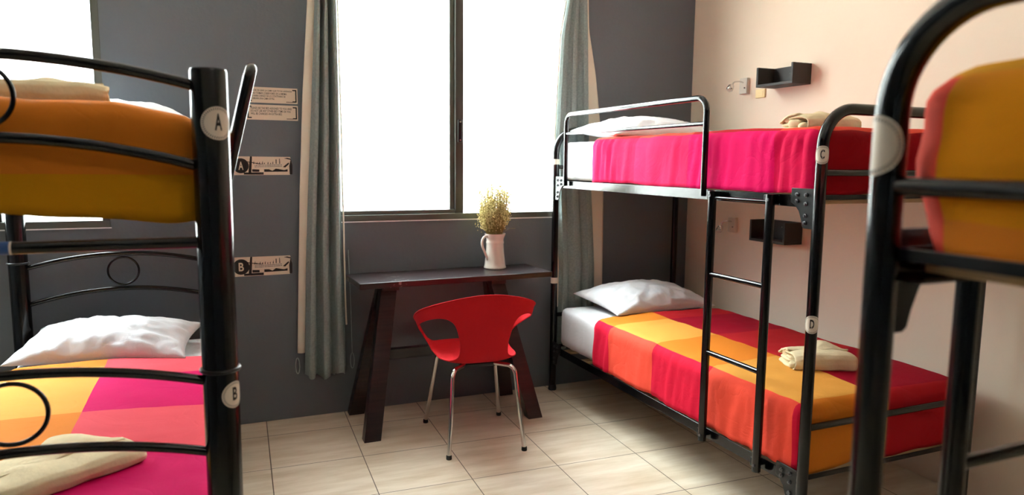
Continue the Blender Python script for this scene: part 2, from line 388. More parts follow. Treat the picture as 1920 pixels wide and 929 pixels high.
def drape(amp=.004, wr=.006, seed=0, folds=(), sag=.0):
    """gentle cloth relief: small random relief, upright pull folds down the sides, extra folds near given y"""
    def f(q, n, u, v, w):
        p = q.copy()
        side = abs(n.x) > .6 or abs(n.y) > .6
        q = q+n*(amp*nz(p, 5, seed)+amp*.5*nz(p, 13, seed+3))
        if abs(n.x) > .6:
            a = wr*(.6+.8*max(0, nz((0, p.y*2, 0), 1, seed)))
            k = nz((p.y*22+p.z*3, p.z*1.6, 0), 1, seed+5)
            q = q+n*(a*k*(1.1-.4*w))
            for (fy, fw, fa) in folds:
                g = math.exp(-((p.y-fy)/fw)**2); q = q+n*(g*fa*math.sin(p.y*115+p.z*14+nz(p, 6, 2)*2))
            if w < .3: q.z += sag*nz((p.y*6, 0, 0), 1, seed)
        elif abs(n.y) > .6:
            q = q+n*(wr*.6*nz((p.x*9, p.z*3, 0), 1, seed+8)); 
            if w < .3: q.z += sag*nz((p.x*6, 2, 0), 1, seed)
        elif n.z > .8:
            q.z += amp*.6*nz((p.x*3, p.y*14, 0), 1, seed+2)
        return q
    return f

def pillow(name, loc, rot, a, b, h, label, cat='pillow', group=None, seed=0, tilt=(0, 0), mat_='sheet'):
    n = 44; mb = MB(); idx = {}
    for s in (1, -1):
        for i in range(n+1):
            for j in range(n+1):
                u = -1+2*i/n; v = -1+2*j/n
                u = math.sin(u*PI/2)*.55+u*.45; v = math.sin(v*PI/2)*.55+v*.45
                edge = i in (0, n) or j in (0, n)
                if s == -1 and edge: idx[(s, i, j)] = idx[(1, i, j)]; continue
                x = a*u*(1-.085*(1-v*v)**1.0); y = b*v*(1-.085*(1-u*u))
                t = max(0, (1-u**2)*(1-v**2))**.5
                z = (h if s == 1 else -h*.42)*t
                cr = .010*nz((u*3.2, v*3.2, s), 1, seed)+.006*nz((u*9, v*4, s), 1, seed+4)
                rad = math.atan2(v, u); e = max(abs(u), abs(v))
                cr += .006*math.sin(rad*17+nz((u, v, 0), 3, seed)*5)*e**3*(1-e)*6
                if s == 1: z += cr*min(1, t*2.5)
                mb.v.append(Vector((x, y, z))); idx[(s, i, j)] = len(mb.v)-1
        for i in range(n):
            for j in range(n):
                q = [idx[(s, i, j)], idx[(s, i+1, j)], idx[(s, i+1, j+1)], idx[(s, i, j+1)]]
                if len(set(q)) == 4: mb.f.append(q if s == 1 else q[::-1]); mb.m.append(0)
    o = mb.build(name, M[mat_], origin=(0, 0, 0), smooth=180); o.location = (loc[0], loc[1], loc[2]+h*.42); o.rotation_euler = (tilt[0], tilt[1], rot)
    return tag(o, label, cat, group)

def slab(mb, cx, cy, z0, lx, ly, lz, seed, rot=0, amp=.008, n=22, p=4.0, taper=0):
    """a soft superelliptic slab with lumpy surface"""
    m = 14; b0 = len(mb.v); vs = []; fs = []
    for i in range(m+1):
        ph = -PI/2+PI*i/m
        for k in range(n*2):
            th = PI*k/n
            cs = lambda w, e: math.copysign(abs(w)**(2/e), w)
            x = cs(math.cos(th), p)*cs(math.cos(ph), 2.6)*lx/2; y = cs(math.sin(th), p)*cs(math.cos(ph), 2.6)*ly/2; z = cs(math.sin(ph), 2.6)*lz/2
            z *= 1-taper*(x/(lx/2))*.5
            q = Vector((x, y, z)); q += q.normalized()*amp*(nz(q, 14, seed)+.6*nz(q, 34, seed+2))
            c, s_ = math.cos(rot), math.sin(rot)
            vs.append((cx+q.x*c-q.y*s_, cy+q.x*s_+q.y*c, max(z0+lz/2+q.z, z0)))
    N2 = n*2
    for i in range(m):
        for k in range(N2): fs.append((i*N2+k, i*N2+(k+1) % N2, (i+1)*N2+(k+1) % N2, (i+1)*N2+k))
    mb.add(vs, fs)

def sheetmesh(fn, nu, nv, th):
    """a soft sheet fn(u, v) -> point, given thickness th downwards, as a closed mesh"""
    mb = MB(); P_ = [[Vector(fn(i/nu, j/nv)) for j in range(nv+1)] for i in range(nu+1)]; idx = {}
    for s_ in (0, 1):
        for i in range(nu+1):
            for j in range(nv+1):
                a = P_[min(i+1, nu)][j]-P_[max(i-1, 0)][j]; b_ = P_[i][min(j+1, nv)]-P_[i][max(j-1, 0)]
                n = a.cross(b_); n = n.normalized() if n.length > 1e-12 else Vector((0, 0, 1))
                mb.v.append(P_[i][j]-(n*th if s_ else n*0)); idx[(s_, i, j)] = len(mb.v)-1
    def q(*k): mb.f.append([idx[z] for z in k]); mb.m.append(0)
    for i in range(nu):
        for j in range(nv):
            q((0, i, j), (0, i+1, j), (0, i+1, j+1), (0, i, j+1)); q((1, i, j+1), (1, i+1, j+1), (1, i+1, j), (1, i, j))
        q((1, i, 0), (1, i+1, 0), (0, i+1, 0), (0, i, 0)); q((0, i, nv), (0, i+1, nv), (1, i+1, nv), (1, i, nv))
    for j in range(nv):
        q((0, 0, j), (0, 0, j+1), (1, 0, j+1), (1, 0, j)); q((1, nu, j), (1, nu, j+1), (0, nu, j+1), (0, nu, j))
    return mb

def towel(loc, rot, L, D, Hh, label, seed, group='folded towels left on the beds', peak=.18):
    """a folded bath towel: layered body, a smooth band folded over the front, a peaked corner laid over the back"""
    t = thing('folded_towel', loc, label, 'towel', rot, group); WORLD[t.name] = Vector()
    for k in range(3):
        mb = MB(); slab(mb, -.012+.006*k, .012*(k-1)+D*.06, Hh*.26*k, L*(.94-.03*k), D*(.84-.04*k), Hh*.36, seed+k*3, rot=.05*(k-1), amp=.007, n=26, p=3.2)
        mb.build('folded_layer', M['towel'], parent=t, smooth=180)
    prof = [(-.44, .03), (-.50, .18), (-.515, .45), (-.49, .74), (-.42, .93), (-.30, 1.02), (-.16, 1.03), (-.02, 1.0), (.08, .96)]
    def band(u, v):
        q = v*(len(prof)-1); i = min(int(q), len(prof)-2); f = q-i; f = f*f*(3-2*f)
        y = lerp(prof[i][0], prof[i+1][0], f)*D; z = lerp(prof[i][1], prof[i+1][1], f)*Hh
        x = (-.47+.96*u)*L+.008*math.sin(v*3); e = abs(2*u-1)**6
        return (x, y*(1-.10*e)+.004*nz((u*6, v*3, 0), 1, seed), z*(1-.16*e)+.0045*nz((u*5, v*4, 1), 1, seed+4)*(1 if v > .05 else 0))
    sheetmesh(band, 40, 26, .007).build('front_fold', M['towel'], parent=t, smooth=180)
    def flap(u, v):
        ax = (-.46+.93*u)*L; ay = (-.08-.03*u)*D; az = Hh*(1.03+.05*math.sin(u*5+seed))
        pk = math.exp(-((u-.5-peak)/.20)**2)
        bx = (-.48+.98*u)*L; by = (.34+.26*pk-.22*max(0, u-.85)/.15)*D; bz = Hh*(.62+.34*pk-.30*max(0, u-.8)/.2)
        s_ = v; hump = math.sin(PI*v)*Hh*(.10+.20*pk)
        return (lerp(ax, bx, s_), lerp(ay, by, s_)+.004*nz((u*7, v*2, 0), 1, seed+2), lerp(az, bz, s_)+hump+.005*nz((u*7, v*5, 0), 1, seed+6))
    sheetmesh(flap, 40, 20, .008).build('corner_flap', M['towel'], parent=t, smooth=180)
    mb = MB()
    for k in range(3):
        slab(mb, -L*.42+.006*k, -D*.26+D*.20*k, Hh*.08+Hh*.20*k, L*.14, D*.30, Hh*.42, seed+15+k, rot=.5*k-.5, amp=.010, n=14, p=2.4)
    mb.build('bunched_end', M['towel'], parent=t, smooth=180)
    return t

def lerp(a, b_, q): return a+(b_-a)*q

# ------------------------------------------------------------------ lettering
def text2d(s, bold=0.0):
    cu = bpy.data.curves.new('t', 'FONT'); cu.body = s; cu.size = 1; cu.align_x = 'LEFT'; cu.resolution_u = 4; cu.offset = bold
    o = bpy.data.objects.new('t', cu); COL.objects.link(o); dg = bpy.context.evaluated_depsgraph_get(); dg.update()
    me = bpy.data.meshes.new_from_object(o.evaluated_get(dg)); vs = [Vector((v.co.x, v.co.y)) for v in me.vertices]; fs = [list(p.vertices) for p in me.polygons]
    bpy.data.objects.remove(o); bpy.data.curves.remove(cu); bpy.data.meshes.remove(me)
    x0 = min(v.x for v in vs); x1 = max(v.x for v in vs); y0 = min(v.y for v in vs); y1 = max(v.y for v in vs)
    return [((v.x-x0)/(x1-x0), (v.y-y0)/(y1-y0)) for v in vs], fs

def round_sticker(parent, c, rcyl, ang, rs, letter, ticks=True, world=False, label=None):
    """a round sticker wrapped on an upright tube: c = tube axis point at sticker height, ang = direction of its centre"""
    def w(u, v, e): a = ang+u/rcyl; return (c[0]+(rcyl+e)*math.cos(a), c[1]+(rcyl+e)*math.sin(a), c[2]+v)
    mb = MB(); n = 40; rings = 8; vs = [w(0, 0, .0006)]; fs = []
    for i in range(1, rings+1):
        for k in range(n): a = 2*PI*k/n; vs.append(w(rs*i/rings*math.cos(a), rs*i/rings*math.sin(a), .0006))
    for k in range(n): fs.append((0, 1+k, 1+(k+1) % n))
    for i in range(1, rings):
        for k in range(n): a = 1+(i-1)*n; b_ = 1+i*n; fs.append((a+k, b_+k, b_+(k+1) % n, a+(k+1) % n))
    mb.add(vs, fs); st = mb.build('round_sticker', M['sticker'], parent=parent, world=world, smooth=180)
    st['label'] = 'round cream sticker lettered '+letter if letter else 'plain round cream sticker with ticked rim'
    WORLD[st.name] = WORLD.get(parent.name, Vector())
    ink = MB()
    if ticks:
        for k in range(44):
            a = 2*PI*k/44; ca, sa = math.cos(a), math.sin(a); q = []
            for (rr, da) in ((.80, -.022), (.93, -.022), (.93, .022), (.80, .022)):
                q.append(w(rs*(rr*ca-da*sa), rs*(rr*sa+da*ca), .0011))
            ink.add(q, [(0, 1, 2, 3)])
    if letter:
        vs, fs = text2d(letter, .028); hw, hh = rs*.22, rs*.50
        ink.add([w(-hw+2*hw*x, -hh*.85+2*hh*y, .0012) for x, y in vs], fs)
    ink.build('sticker_print', M['ink'], parent=st, world=world, smooth=0)
    return st

# ------------------------------------------------------------------ bunk with hoop ends (foot at local y = 0, left rail at local x = 0)
BW, BL, TR, TOP = .852, 1.955, .0195, 1.553
def hoop_bunk(loc, rotz, label, ladder_y=.185, stickers=(), head_tags=False, deck_low=True):
    t = thing('bunk_bed', loc, label, 'bunk bed', rotz); WORLD[t.name] = Vector()
    for y, nm in ((0, 'foot'), (BL, 'head')):
        mb = MB().tube(fillet([(0, y, .02), (0, y, TOP), (BW, y, TOP), (BW, y, .02)], .125, 12), TR, 20)
        e = mb.build('end_hoop', M['black'], parent=t, smooth=60)
        for x in (0, BW):
            MB().lathe([(.0, 0), (.024, 0), (.025, .01), (.022, .03), (TR, .034)], (x, y, 0), 20).build('rubber_foot', M['rubber'], parent=e)
        for z, r in ((1.342, .0115), (.462, .0125)):
            MB().tube([(TR*.8, y, z), (BW-TR*.8, y, z)], r, 14).build('cross_bar', M['black'], parent=t)
        for z in (1.259, .273):
            dy = .012 if y == 0 else -.012
            MB().box((.012, y-.004+dy, z-.008), (BW-.012, y+.004+dy, z+.008)).build('cross_rail', M['black2'], parent=t, bevel=.001)
    for x, s in ((0, 1), (BW, -1)):
        for z0, z1 in ((1.223, 1.265), (.237, .279)):
            a, b_ = sorted((x-s*.004, x)); c, d = sorted((x, x+s*.036))
            MB().box((a, .018, z0), (b_, BL-.018, z1)).box((c, .018, z0), (d, BL-.018, z0+.004)).build('side_rail', M['black'], parent=t, bevel=.0012)
    # gusset plates with bolts
    poly = [(.0, .062), (.115, .062), (.115, .012), (.098, .004), (.078, -.016), (.066, -.045), (.060, -.068), (.052, -.074), (.0, -.074)]
    for x in (0, BW):
        for (y, sy) in ((0, 1), (BL, -1)):
            for zc in (1.226, .240):
                pl = [(y+sy*a, zc+b_) for a, b_ in poly]
                if sy < 0: pl = pl[::-1]
                xx = x-.010 if x == 0 else x+.004
                g = MB().prism(pl, .006, 'x', xx).build('gusset_plate', M['black2'], parent=t, bevel=.0015)
                bm_ = MB(); face = xx if x == 0 else xx+.006; od = -1 if x == 0 else 1
                for (by, bz) in ((.045, .040), (.045, .010), (.045, -.030), (.045, -.055), (.085, .040), (.085, .018)):
                    bm_ = MB(); bm_.tube([(face, y+sy*by, zc+bz), (face+od*.005, y+sy*by, zc+bz), (face+od*.006, y+sy*by, zc+bz), (face+od*.010, y+sy*by, zc+bz)], [.0078, .0078, .0045, .0042], 6)
                    bm_.build('bolt', M['bolt'], parent=g, smooth=30)
    # slats under both mattresses
    for z in (1.232, .246):
        for k in range(9):
            y = .10+k*(BL-.2)/8
            MB().box((.006, y-.03, z), (BW-.006, y+.03, z+.014)).build('slat', M['slat'], parent=t, bevel=.002)
    # ladder
    la = MB(); 
    for k in (0, 1):
        y = ladder_y+k*.315
        u = MB().tube([(-.036, y, .236), (-.036, y, 1.262)], .0165, 18).build('ladder_upright', M['black'], parent=t)
        for z in (.262, 1.244):
            MB().box((-.036, y+.014, z-.016), (-.001, y+.034, z+.016)).build('ladder_bracket', M['black2'], parent=u, bevel=.002)
            MB().tube([(-.0515, y-.006, z), (-.056, y-.006, z)], .0055, 10).build('bolt', M['bolt'], parent=u)
    for z in (.612, .931, 1.236):
        MB().tube([(-.036, ladder_y+.01, z), (-.036, ladder_y+.305, z)], .0105 if z < 1.2 else .006, 14).build('ladder_rung', M['black'], parent=t)
    # guard rail
    g = MB().tube(fillet([(-.022, 1.79, 1.238), (-.022, 1.79, 1.632), (-.022, .575, 1.632), (-.022, .575, 1.238)], .055, 8), .0125, 16).build('guard_rail', M['black'], parent=t, smooth=60)
    MB().tube([(-.022, 1.785, 1.528), (-.022, .58, 1.528)], .0085, 12).build('guard_bar', M['black'], parent=g)
    for (z, rs, ang, le) in stickers:
        round_sticker(t, (0, 0, z), TR, ang, rs, le)
    if head_tags:
        for z, hh in ((1.372, .030), (.672, .034)):
            MB().tube([(0, BL, z-hh/2), (0, BL, z+hh/2)], TR+.0008, 20, cap=False).build('sleeve_label', M['sticker'], parent=t)
    return t

RZE = -PI/2; CD = (-1.0, -2.03, 0); EE = (-2.090, -3.165, 0)
hoop_bunk(CD, 0, 'black tubular bunk bed against the cream wall beside the big window', .185,
          ((1.400, .030, math.radians(226), 'C'), (.832, .031, math.radians(226), 'D')), head_tags=True)
hoop_bunk(EE, RZE, 'black tubular bunk bed close up at the right edge, seen from its foot', .222,
          ((1.391, .037, math.radians(245), ''),))

def mattress_world(name, box, label, group, seed, loc=None, rotz=0, r=.035, crown=.012):
    x0, x1, y0, y1, z0, z1 = box
    o = cover(name, x0, x1, y0, y1, z0, z1, r, ['sheet'], lambda *a: 'sheet', drape(.003, .010, seed), bottom=True, loc=loc, rotz=rotz, crown=crown, step=.03)
    return tag(o, label, 'mattress', group)
GM = 'mattresses in white fitted sheets'; GB = 'patchwork blankets'

# -- lower right bunk (D)
x0, x1 = .016, .860
mattress_world('mattress', (x0, x1, .045, 1.905, .284, .515), 'white sheeted mattress on the lower level of the bunk beside the big window', GM, 3, CD, 0)
def colD(f, x, y, z):
    bands = [(.0, .06), (.06, .53), (.53, .93), (.93, 1.315), (1.315, 1.50)]
    k = 0
    for i, (a, b_) in enumerate(bands):
        if y >= a: k = i
    if f == 'left': return ['crimson', 'coral', 'crimson', 'coral', 'crimson'][k]
    if f == 'foot': return 'orange' if x < .43 else 'red'
    if f == 'right': return ['red', 'dark', 'red', 'dark', 'red'][k]
    if x < .012+.02: return ['crimson', 'coral', 'crimson', 'coral', 'crimson'][k]
    if x < .37: return ['orange', 'gold', 'orange', 'gold', 'orange'][k]
    return ['red', 'dark', 'red', 'dark', 'red'][k]
YBD = (.0, .06, .53, .93, 1.315)
def warpD(q):
    if q.z > .50 and q.y > 1.0:       # the blanket lies a little askew at its head end
        q.y += -.10*(q.x)*(q.y-1.0)
    return q
ob = cover('blanket', x0-.010, x1+.006, .026, 1.475, .284, .528, .045, ['gold', 'orange', 'coral', 'crimson', 'dark', 'red'], colD,
           drape(.005, .012, 11, folds=((.20, .14, .005), (1.40, .10, .005), (.75, .2, .003)), sag=.012), open_head=True, xb=(.03, .37, .43), yb=YBD, zb=(), loc=CD, crown=.014, thick=.004, step=.02)
tag(ob, 'orange, gold and red patchwork blanket on the bunk beside the big window, lower mattress', 'blanket', GB)
pillow('pillow', (-.535, -.325, .525), math.radians(3), .345, .235, .105, 'plump white pillow on the lower bunk beside the big window', seed=2, tilt=(math.radians(5), 0))
towel((-.575, -1.655, .536), math.radians(-23), .265, .20, .074, 'cream folded towel on the orange and red blanket, behind the sticker lettered D', 3)

# -- upper right bunk (C)
mattress_world('mattress', (x0, x1, .045, 1.905, 1.270, 1.482), 'white sheeted mattress on the upper level of the bunk beside the big window', GM, 5, CD, 0)
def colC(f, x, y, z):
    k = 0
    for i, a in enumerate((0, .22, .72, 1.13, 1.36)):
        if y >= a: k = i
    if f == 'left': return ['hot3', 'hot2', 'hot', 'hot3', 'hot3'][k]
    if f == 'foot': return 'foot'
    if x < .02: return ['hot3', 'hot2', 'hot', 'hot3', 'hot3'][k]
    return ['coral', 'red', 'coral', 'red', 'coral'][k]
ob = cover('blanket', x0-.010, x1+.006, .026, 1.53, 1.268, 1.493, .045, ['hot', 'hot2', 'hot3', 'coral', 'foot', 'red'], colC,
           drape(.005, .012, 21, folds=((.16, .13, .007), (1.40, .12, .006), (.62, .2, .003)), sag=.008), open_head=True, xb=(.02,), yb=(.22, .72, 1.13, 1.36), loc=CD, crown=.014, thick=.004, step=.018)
tag(ob, 'hot pink and crimson blanket on the top bunk beside the big window', 'blanket', GB)
pillow('pillow', (-.555, -.34, 1.49), 0, .37, .25, .10, 'flat white pillow on the top bunk, behind the guard rail', seed=8, tilt=(math.radians(4), 0))
towel((-.50, -1.52, 1.500), math.radians(-3), .29, .20, .074, 'cream folded towel on the hot pink blanket of the top bunk', 13)

# -- upper bunk at the right edge (E)
mattress_world('mattress', (x0, x1, .050, 1.905, 1.270, 1.472), 'mattress under the gold and orange blanket of the bunk at the right edge', GM, 7, EE, RZE)
def colE(f, x, y, z):
    if f in ('left',): return 'coral'
    if f == 'foot': return 'coral' if x < .054 else ('amber' if z > 1.30 else 'orange')
    if x < .03: return 'coral'
    return ['ochre', 'gold', 'orange', 'gold'][min(3, int(y/.42))]
def dispE(q, n, u, v, w):
    q = drape(.005, .010, 31, sag=.01)(q, n, u, v, w)
    q.x += .040*max(0, (1.385-q.z)/.13)**1.6*math.exp(-max(q.x, 0)/.07)                       # tucked in under the near corner
    if v < .1: q.y -= .010*smooth01((1.315-q.z)/.045)*smooth01((q.x-.03)/.05)                  # hangs out over the end rail
    if abs(n.y) > .5 and v < .05: q.y -= .012*math.sin(PI*w)+.004*math.sin(q.z*70+q.x*20)*math.exp(-q.x*9)
    return q
ob = cover('blanket', x0-.010, x1+.006, .032, 1.5, 1.254, 1.484, .050, ['ochre', 'gold', 'orange', 'coral', 'amber'], colE, dispE, open_head=True,
           xb=(.03, .054), yb=(.42, .84, 1.26), zb=(1.30,), loc=EE, rotz=RZE, crown=.014, thick=.004, step=.018)
tag(ob, 'gold blanket with a coral edge on the bunk at the right edge of the picture', 'blanket', GB)

# ------------------------------------------------------------------ left bunk with thick posts and arched ends
LX0, LX1, LY0, LY1 = -3.652, -2.853, -2.13, -.115; PR = .0375
t = wthing('bunk_bed', ((LX0+LX1)/2, (LY0+LY1)/2, 0), 'black bunk bed with thick posts, arches and rings at the left edge', 'bunk bed')
def P(mb, n, m='black', parent=None, **k): return mb.build(n, M[m], parent=parent or t, world=True, **k)
for x in (LX0, LX1):
    for y in (LY0, LY1):
        po = P(MB().lathe([(0, .02), (PR, .02), (PR, 1.551), (PR-.002, 1.556), (0, 1.557)], (x, y, 0), 40), 'post', bevel=0)
        WORLD[po.name] = WORLD[t.name]
        MB().lathe([(0, 0), (PR+.003, 0), (PR+.003, .02), (PR, .024)], (x, y, 0), 32).build('rubber_foot', M['rubber'], parent=po, world=True)
        c = [(x+(PR+.002)*math.cos(a), y+(PR+.002)*math.sin(a), .905) for a in [2*PI*k/32 for k in range(32)]]
        MB().tube(c, .0045, 10, closed=True).build('joint_collar', M['black2'], parent=po, world=True)
        c = [(x+(PR)*math.cos(a), y+(PR)*math.sin(a), .896) for a in [2*PI*k/32 for k in range(32)]]
XC = (LX0+LX1)/2+.025
def arch(y, ze, zc, r=.0105):
    pts = []; n = 28
    xa, xb = LX0+PR*.8, LX1-PR*.8
    for k in range(n+1):
        u = -1+2*k/n; pts.append((xa+(xb-xa)*k/n, y, ze+(zc-ze)*(1-u*u)))
    return MB().tube(pts, r, 16)
def ring(y, zc, r, rt=.0048, xc=None):
    xc = (LX0+LX1)/2+.012 if xc is None else xc
    return MB().tube([(xc+r*math.cos(2*PI*k/48), y, zc+r*math.sin(2*PI*k/48)) for k in range(48)], rt, 10, closed=True)
for y in (LY0, LY1):
    for (za, zb_, rr) in (((1.521, 1.565), (1.353, 1.405), .0115), ((.880, .932), (.716, .770), .0105)):
        P(arch(y, *za, r=rr), 'arch_bar'); P(arch(y, *zb_, r=rr), 'arch_bar')
        P(ring(y, (za[1]+zb_[1])/2, (za[1]-zb_[1])/2-.0175, xc=(LX0+LX1)/2+(-.012 if za[1] > 1.2 else .007)), 'ring')
    P(MB().tube([(LX0+.02, y, 1.189), (LX1-.02, y, 1.189)], .0125, 16), 'cross_bar')
    P(MB().tube([(LX0+.02, y, .262), (LX1-.02, y, .262)], .0125, 16), 'cross_bar')
for x in (LX0, LX1):
    for z in (1.250, .262):
        P(MB().box((x-.012, LY0+.02, z-.02), (x+.012, LY1-.02, z+.02)), 'side_rail', bevel=.003)
for z in (1.262, .275):
    for k in range(9):
        y = LY0+.12+k*(LY1-LY0-.24)/8
        P(MB().box((LX0+.012, y-.03, z-.006), (LX1-.012, y+.03, z+.006)), 'slat', 'slat', bevel=.002)
# flared grab rail on the room side
gx = LX1+.019
pr = fillet([(gx, -1.79, 1.24), (gx+.012, -1.79, 1.30), (gx+.086, -1.79, 1.606), (gx+.086, -1.66, 1.606), (gx+.012, -1.66, 1.30), (gx, -1.66, 1.24)], [.1, .03, .03, .1], 8)
P(MB().tube(pr, .0150, 18), 'grab_rail', smooth=60)
# stickers
round_sticker(t, (LX1, LY0, 1.442), PR, math.radians(-66), .0350, 'A', world=True)
round_sticker(t, (LX1, LY0, .850), PR, math.radians(-44), .0300, 'B', world=True)
lb = MB().tube([(-3.33, LY0, 1.189), (-3.222, LY0, 1.189)], .0130, 16, cap=False); P(lb, 'bar_label', 'sticker')
lb = MB().tube([(-3.325, LY0, 1.189), (-3.226, LY0, 1.189)], .01335, 16, cap=False); o = P(lb, 'bar_label', 'blue'); o['label'] = 'blue label wrapped on the cross bar'

# lower mattress B
mx0, mx1 = LX0+.02, LX1-.022
tag(cover('mattress', mx0, mx1, LY0+.045, LY1-.045, .283, .518, .035, ['sheet'], lambda *a: 'sheet', drape(.003, .008, 41), bottom=True, crown=.012, step=.03),
    'white sheeted mattress on the lower level of the thick-posted bunk at left', 'mattress', GM)
def colB(f, x, y, z):
    k = 0
    for i, a in enumerate((-9, -1.60, -1.21, -.80, -.66)):
        if y >= a: k = i
    if f == 'left' : return 'gold'
    if f == 'right': return ['magenta', 'pink', 'magenta', 'pink', 'pink'][k]
    if x < -3.272: return ['gold', 'orange', 'gold', 'gold', 'orange'][k]
    return ['magenta', 'pink', 'magenta', 'pink', 'pink'][k]
def warpB(q):
    q.y += .10*(q.x+3.27)*-1*max(0, min(1, (q.y+2.05)/.4)); return q
ob = cover('blanket', mx0-.006, mx1+.006, LY0+.028, -.56, .30, .530, .045, ['gold', 'orange', 'pink', 'magenta'], colB, drape(.004, .006, 51, sag=.01), open_head=True,
           xb=(-3.272,), yb=(-1.60, -1.21, -.80, -.66), crown=.014, thick=.004, step=.02, warp=warpB)
tag(ob, 'gold, magenta and pink patchwork blanket on the left bunk, lower mattress', 'blanket', GB)
pillow('pillow', (-3.285, -.365, .528), math.radians(-11), .345, .195, .104, 'creased white pillow on the lower level of the left bunk', seed=5, tilt=(math.radians(9), 0))
towel((-3.262, -1.700, .540), math.radians(33), .36, .25, .052, 'cream folded towel on the magenta and gold blanket at lower left', 23)

# upper mattress A
tag(cover('mattress', mx0, mx1, LY0+.05, LY1-.045, 1.270, 1.450, .035, ['sheet'], lambda *a: 'sheet', drape(.003, .008, 61), bottom=True, crown=.012, step=.03),
    'mattress under the orange blanket on top of the left bunk', 'mattress', GM)
def colA(f, x, y, z):
    if f == 'foot': return 'orange' if z > 1.334 else 'ochre'
    if f == 'right': return 'coral'
    return 'orange' if y < -1.7 else ('ochre' if y < -1.2 else 'orange')
def warpA(q):
    if q.y < LY0+.12 and q.z < 1.34:
        q.z -= (1.34-q.z)*.22*math.exp(-((q.x+2.96)/.11)**2)
    if q.z > 1.40: q.z += .008-.026*max(0, (q.x+3.05)/.2)*(1 if q.y < LY0+.5 else .5)
    return q
ob = cover('blanket', mx0-.006, mx1+.008, LY0+.030, -.60, 1.250, 1.470, .045, ['orange', 'ochre', 'coral'], colA, drape(.006, .008, 71, sag=.016), open_head=True,
           zb=(1.334,), yb=(-1.7, -1.2), crown=.020, thick=.004, step=.02, warp=warpA)
tag(ob, 'deep orange blanket with an ochre hem hanging over the end of the left top bunk', 'blanket', GB)
pillow('pillow', (-3.22, -.38, 1.454), 0, .33, .21, .110, 'white pillow peeking over the orange blanket on the left top bunk', seed=15)
towel((-3.27, -1.78, 1.484), math.radians(2), .385, .22, .060, 'cream folded towel on the deep orange blanket of the left top bunk', 33)

# ------------------------------------------------------------------ desk
t = wthing('desk', (-1.70, -.19, 0), 'dark stained wooden trestle desk under the big window', 'desk')
ca, sa = math.cos(math.radians(2.2)), math.sin(math.radians(2.2))
def dq(x, y): return (-1.683+x*ca-y*sa, -.196+x*sa+y*ca)
poly = [dq(-.533, -.165), dq(.533, -.165), dq(.533, .165), dq(-.533, .165)]
MB().prism(poly, .030, 'z', .740).build('desktop', M['wood_worn'], parent=t, world=True, bevel=.003)
def board(a, b_, wx, wy):
    a = Vector(a); b_ = Vector(b_); vs = []
    for p in (a, b_):
        for sx, sy in ((-1, -1), (1, -1), (1, 1), (-1, 1)): vs.append((p.x+sx*wx/2, p.y+sy*wy/2, p.z))
    return MB().add(vs, [(3, 2, 1, 0), (4, 5, 6, 7), (0, 1, 5, 4), (1, 2, 6, 5), (2, 3, 7, 6), (3, 0, 4, 7)])
for (fx, tx) in ((-2.178, -2.035), (-1.300, -1.445)):
    board((fx, -.452, 0), (tx, -.235, .741), .082, .062).build('leg', M['wood'], parent=t, world=True, bevel=.002)
    board((fx+(.0 if fx < -2 else .0), -.045, 0), (tx, -.175, .741), .082, .062).build('leg', M['wood'], parent=t, world=True, bevel=.002)
    MB().box((tx-.042, -.30, .712), (tx+.042, -.10, .740)).build('trestle_head', M['wood'], parent=t, world=True, bevel=.002)
MB().box((-2.115, -.225, .330), (-1.365, -.185, .385)).build('stretcher', M['wood'], parent=t, world=True, bevel=.002)

# jug and dried flowers
JX, JY, JZ = -1.398, -.120, .770
t = wthing('jug', (JX, JY, JZ), 'cream ceramic jug with a handle standing on the dark desk', 'jug')
MB().lathe([(0, .004), (.058, .0), (.063, .004), (.0635, .010), (.060, .016), (.058, .03), (.0505, .10), (.0485, .140), (.0505, .146), (.0505, .152), (.048, .157),
            (.050, .172), (.058, .192), (.0595, .198), (.057, .198), (.047, .170), (.044, .14), (.053, .03), (0, .02)], (JX, JY, JZ), 40).build('body', M['jug'], parent=t, world=True, smooth=50)
ha = math.radians(196); hx, hy = math.cos(ha), math.sin(ha)
hp = [(.050, .180), (.066, .186), (.083, .176), (.091, .152), (.086, .126), (.073, .100), (.060, .072), (.054, .052)]
pts = [Vector((JX+hx*a, JY+hy*a, JZ+z)) for a, z in hp]
dense = []
for i in range(len(pts)-1):
    p0, p1, p2, p3 = pts[max(i-1, 0)], pts[i], pts[i+1], pts[min(i+2, len(pts)-1)]
    for k in range(5):
        q = k/5; dense.append(.5*((2*p1)+(-p0+p2)*q+(2*p0-5*p1+4*p2-p3)*q*q+(-p0+3*p1-3*p2+p3)*q**3))
dense.append(pts[-1])
MB().tube(dense, .0068, 14).build('handle', M['jug'], parent=t, world=True)
random.seed(4)
t = wthing('dried_flower_bunch', (JX, JY, JZ+.03), 'bunch of dried pale yellow blossoms standing in the cream jug', 'dried flowers')
st = MB(); bd = MB()
def bud(p, r):
    p = Vector(p); bd.add([p+Vector(d)*r for d in ((1, 0, 0), (0, 1, 0), (-1, 0, 0), (0, -1, 0), (0, 0, 1), (0, 0, -1))],
                          [(0, 1, 4), (1, 2, 4), (2, 3, 4), (3, 0, 4), (1, 0, 5), (2, 1, 5), (3, 2, 5), (0, 3, 5)])
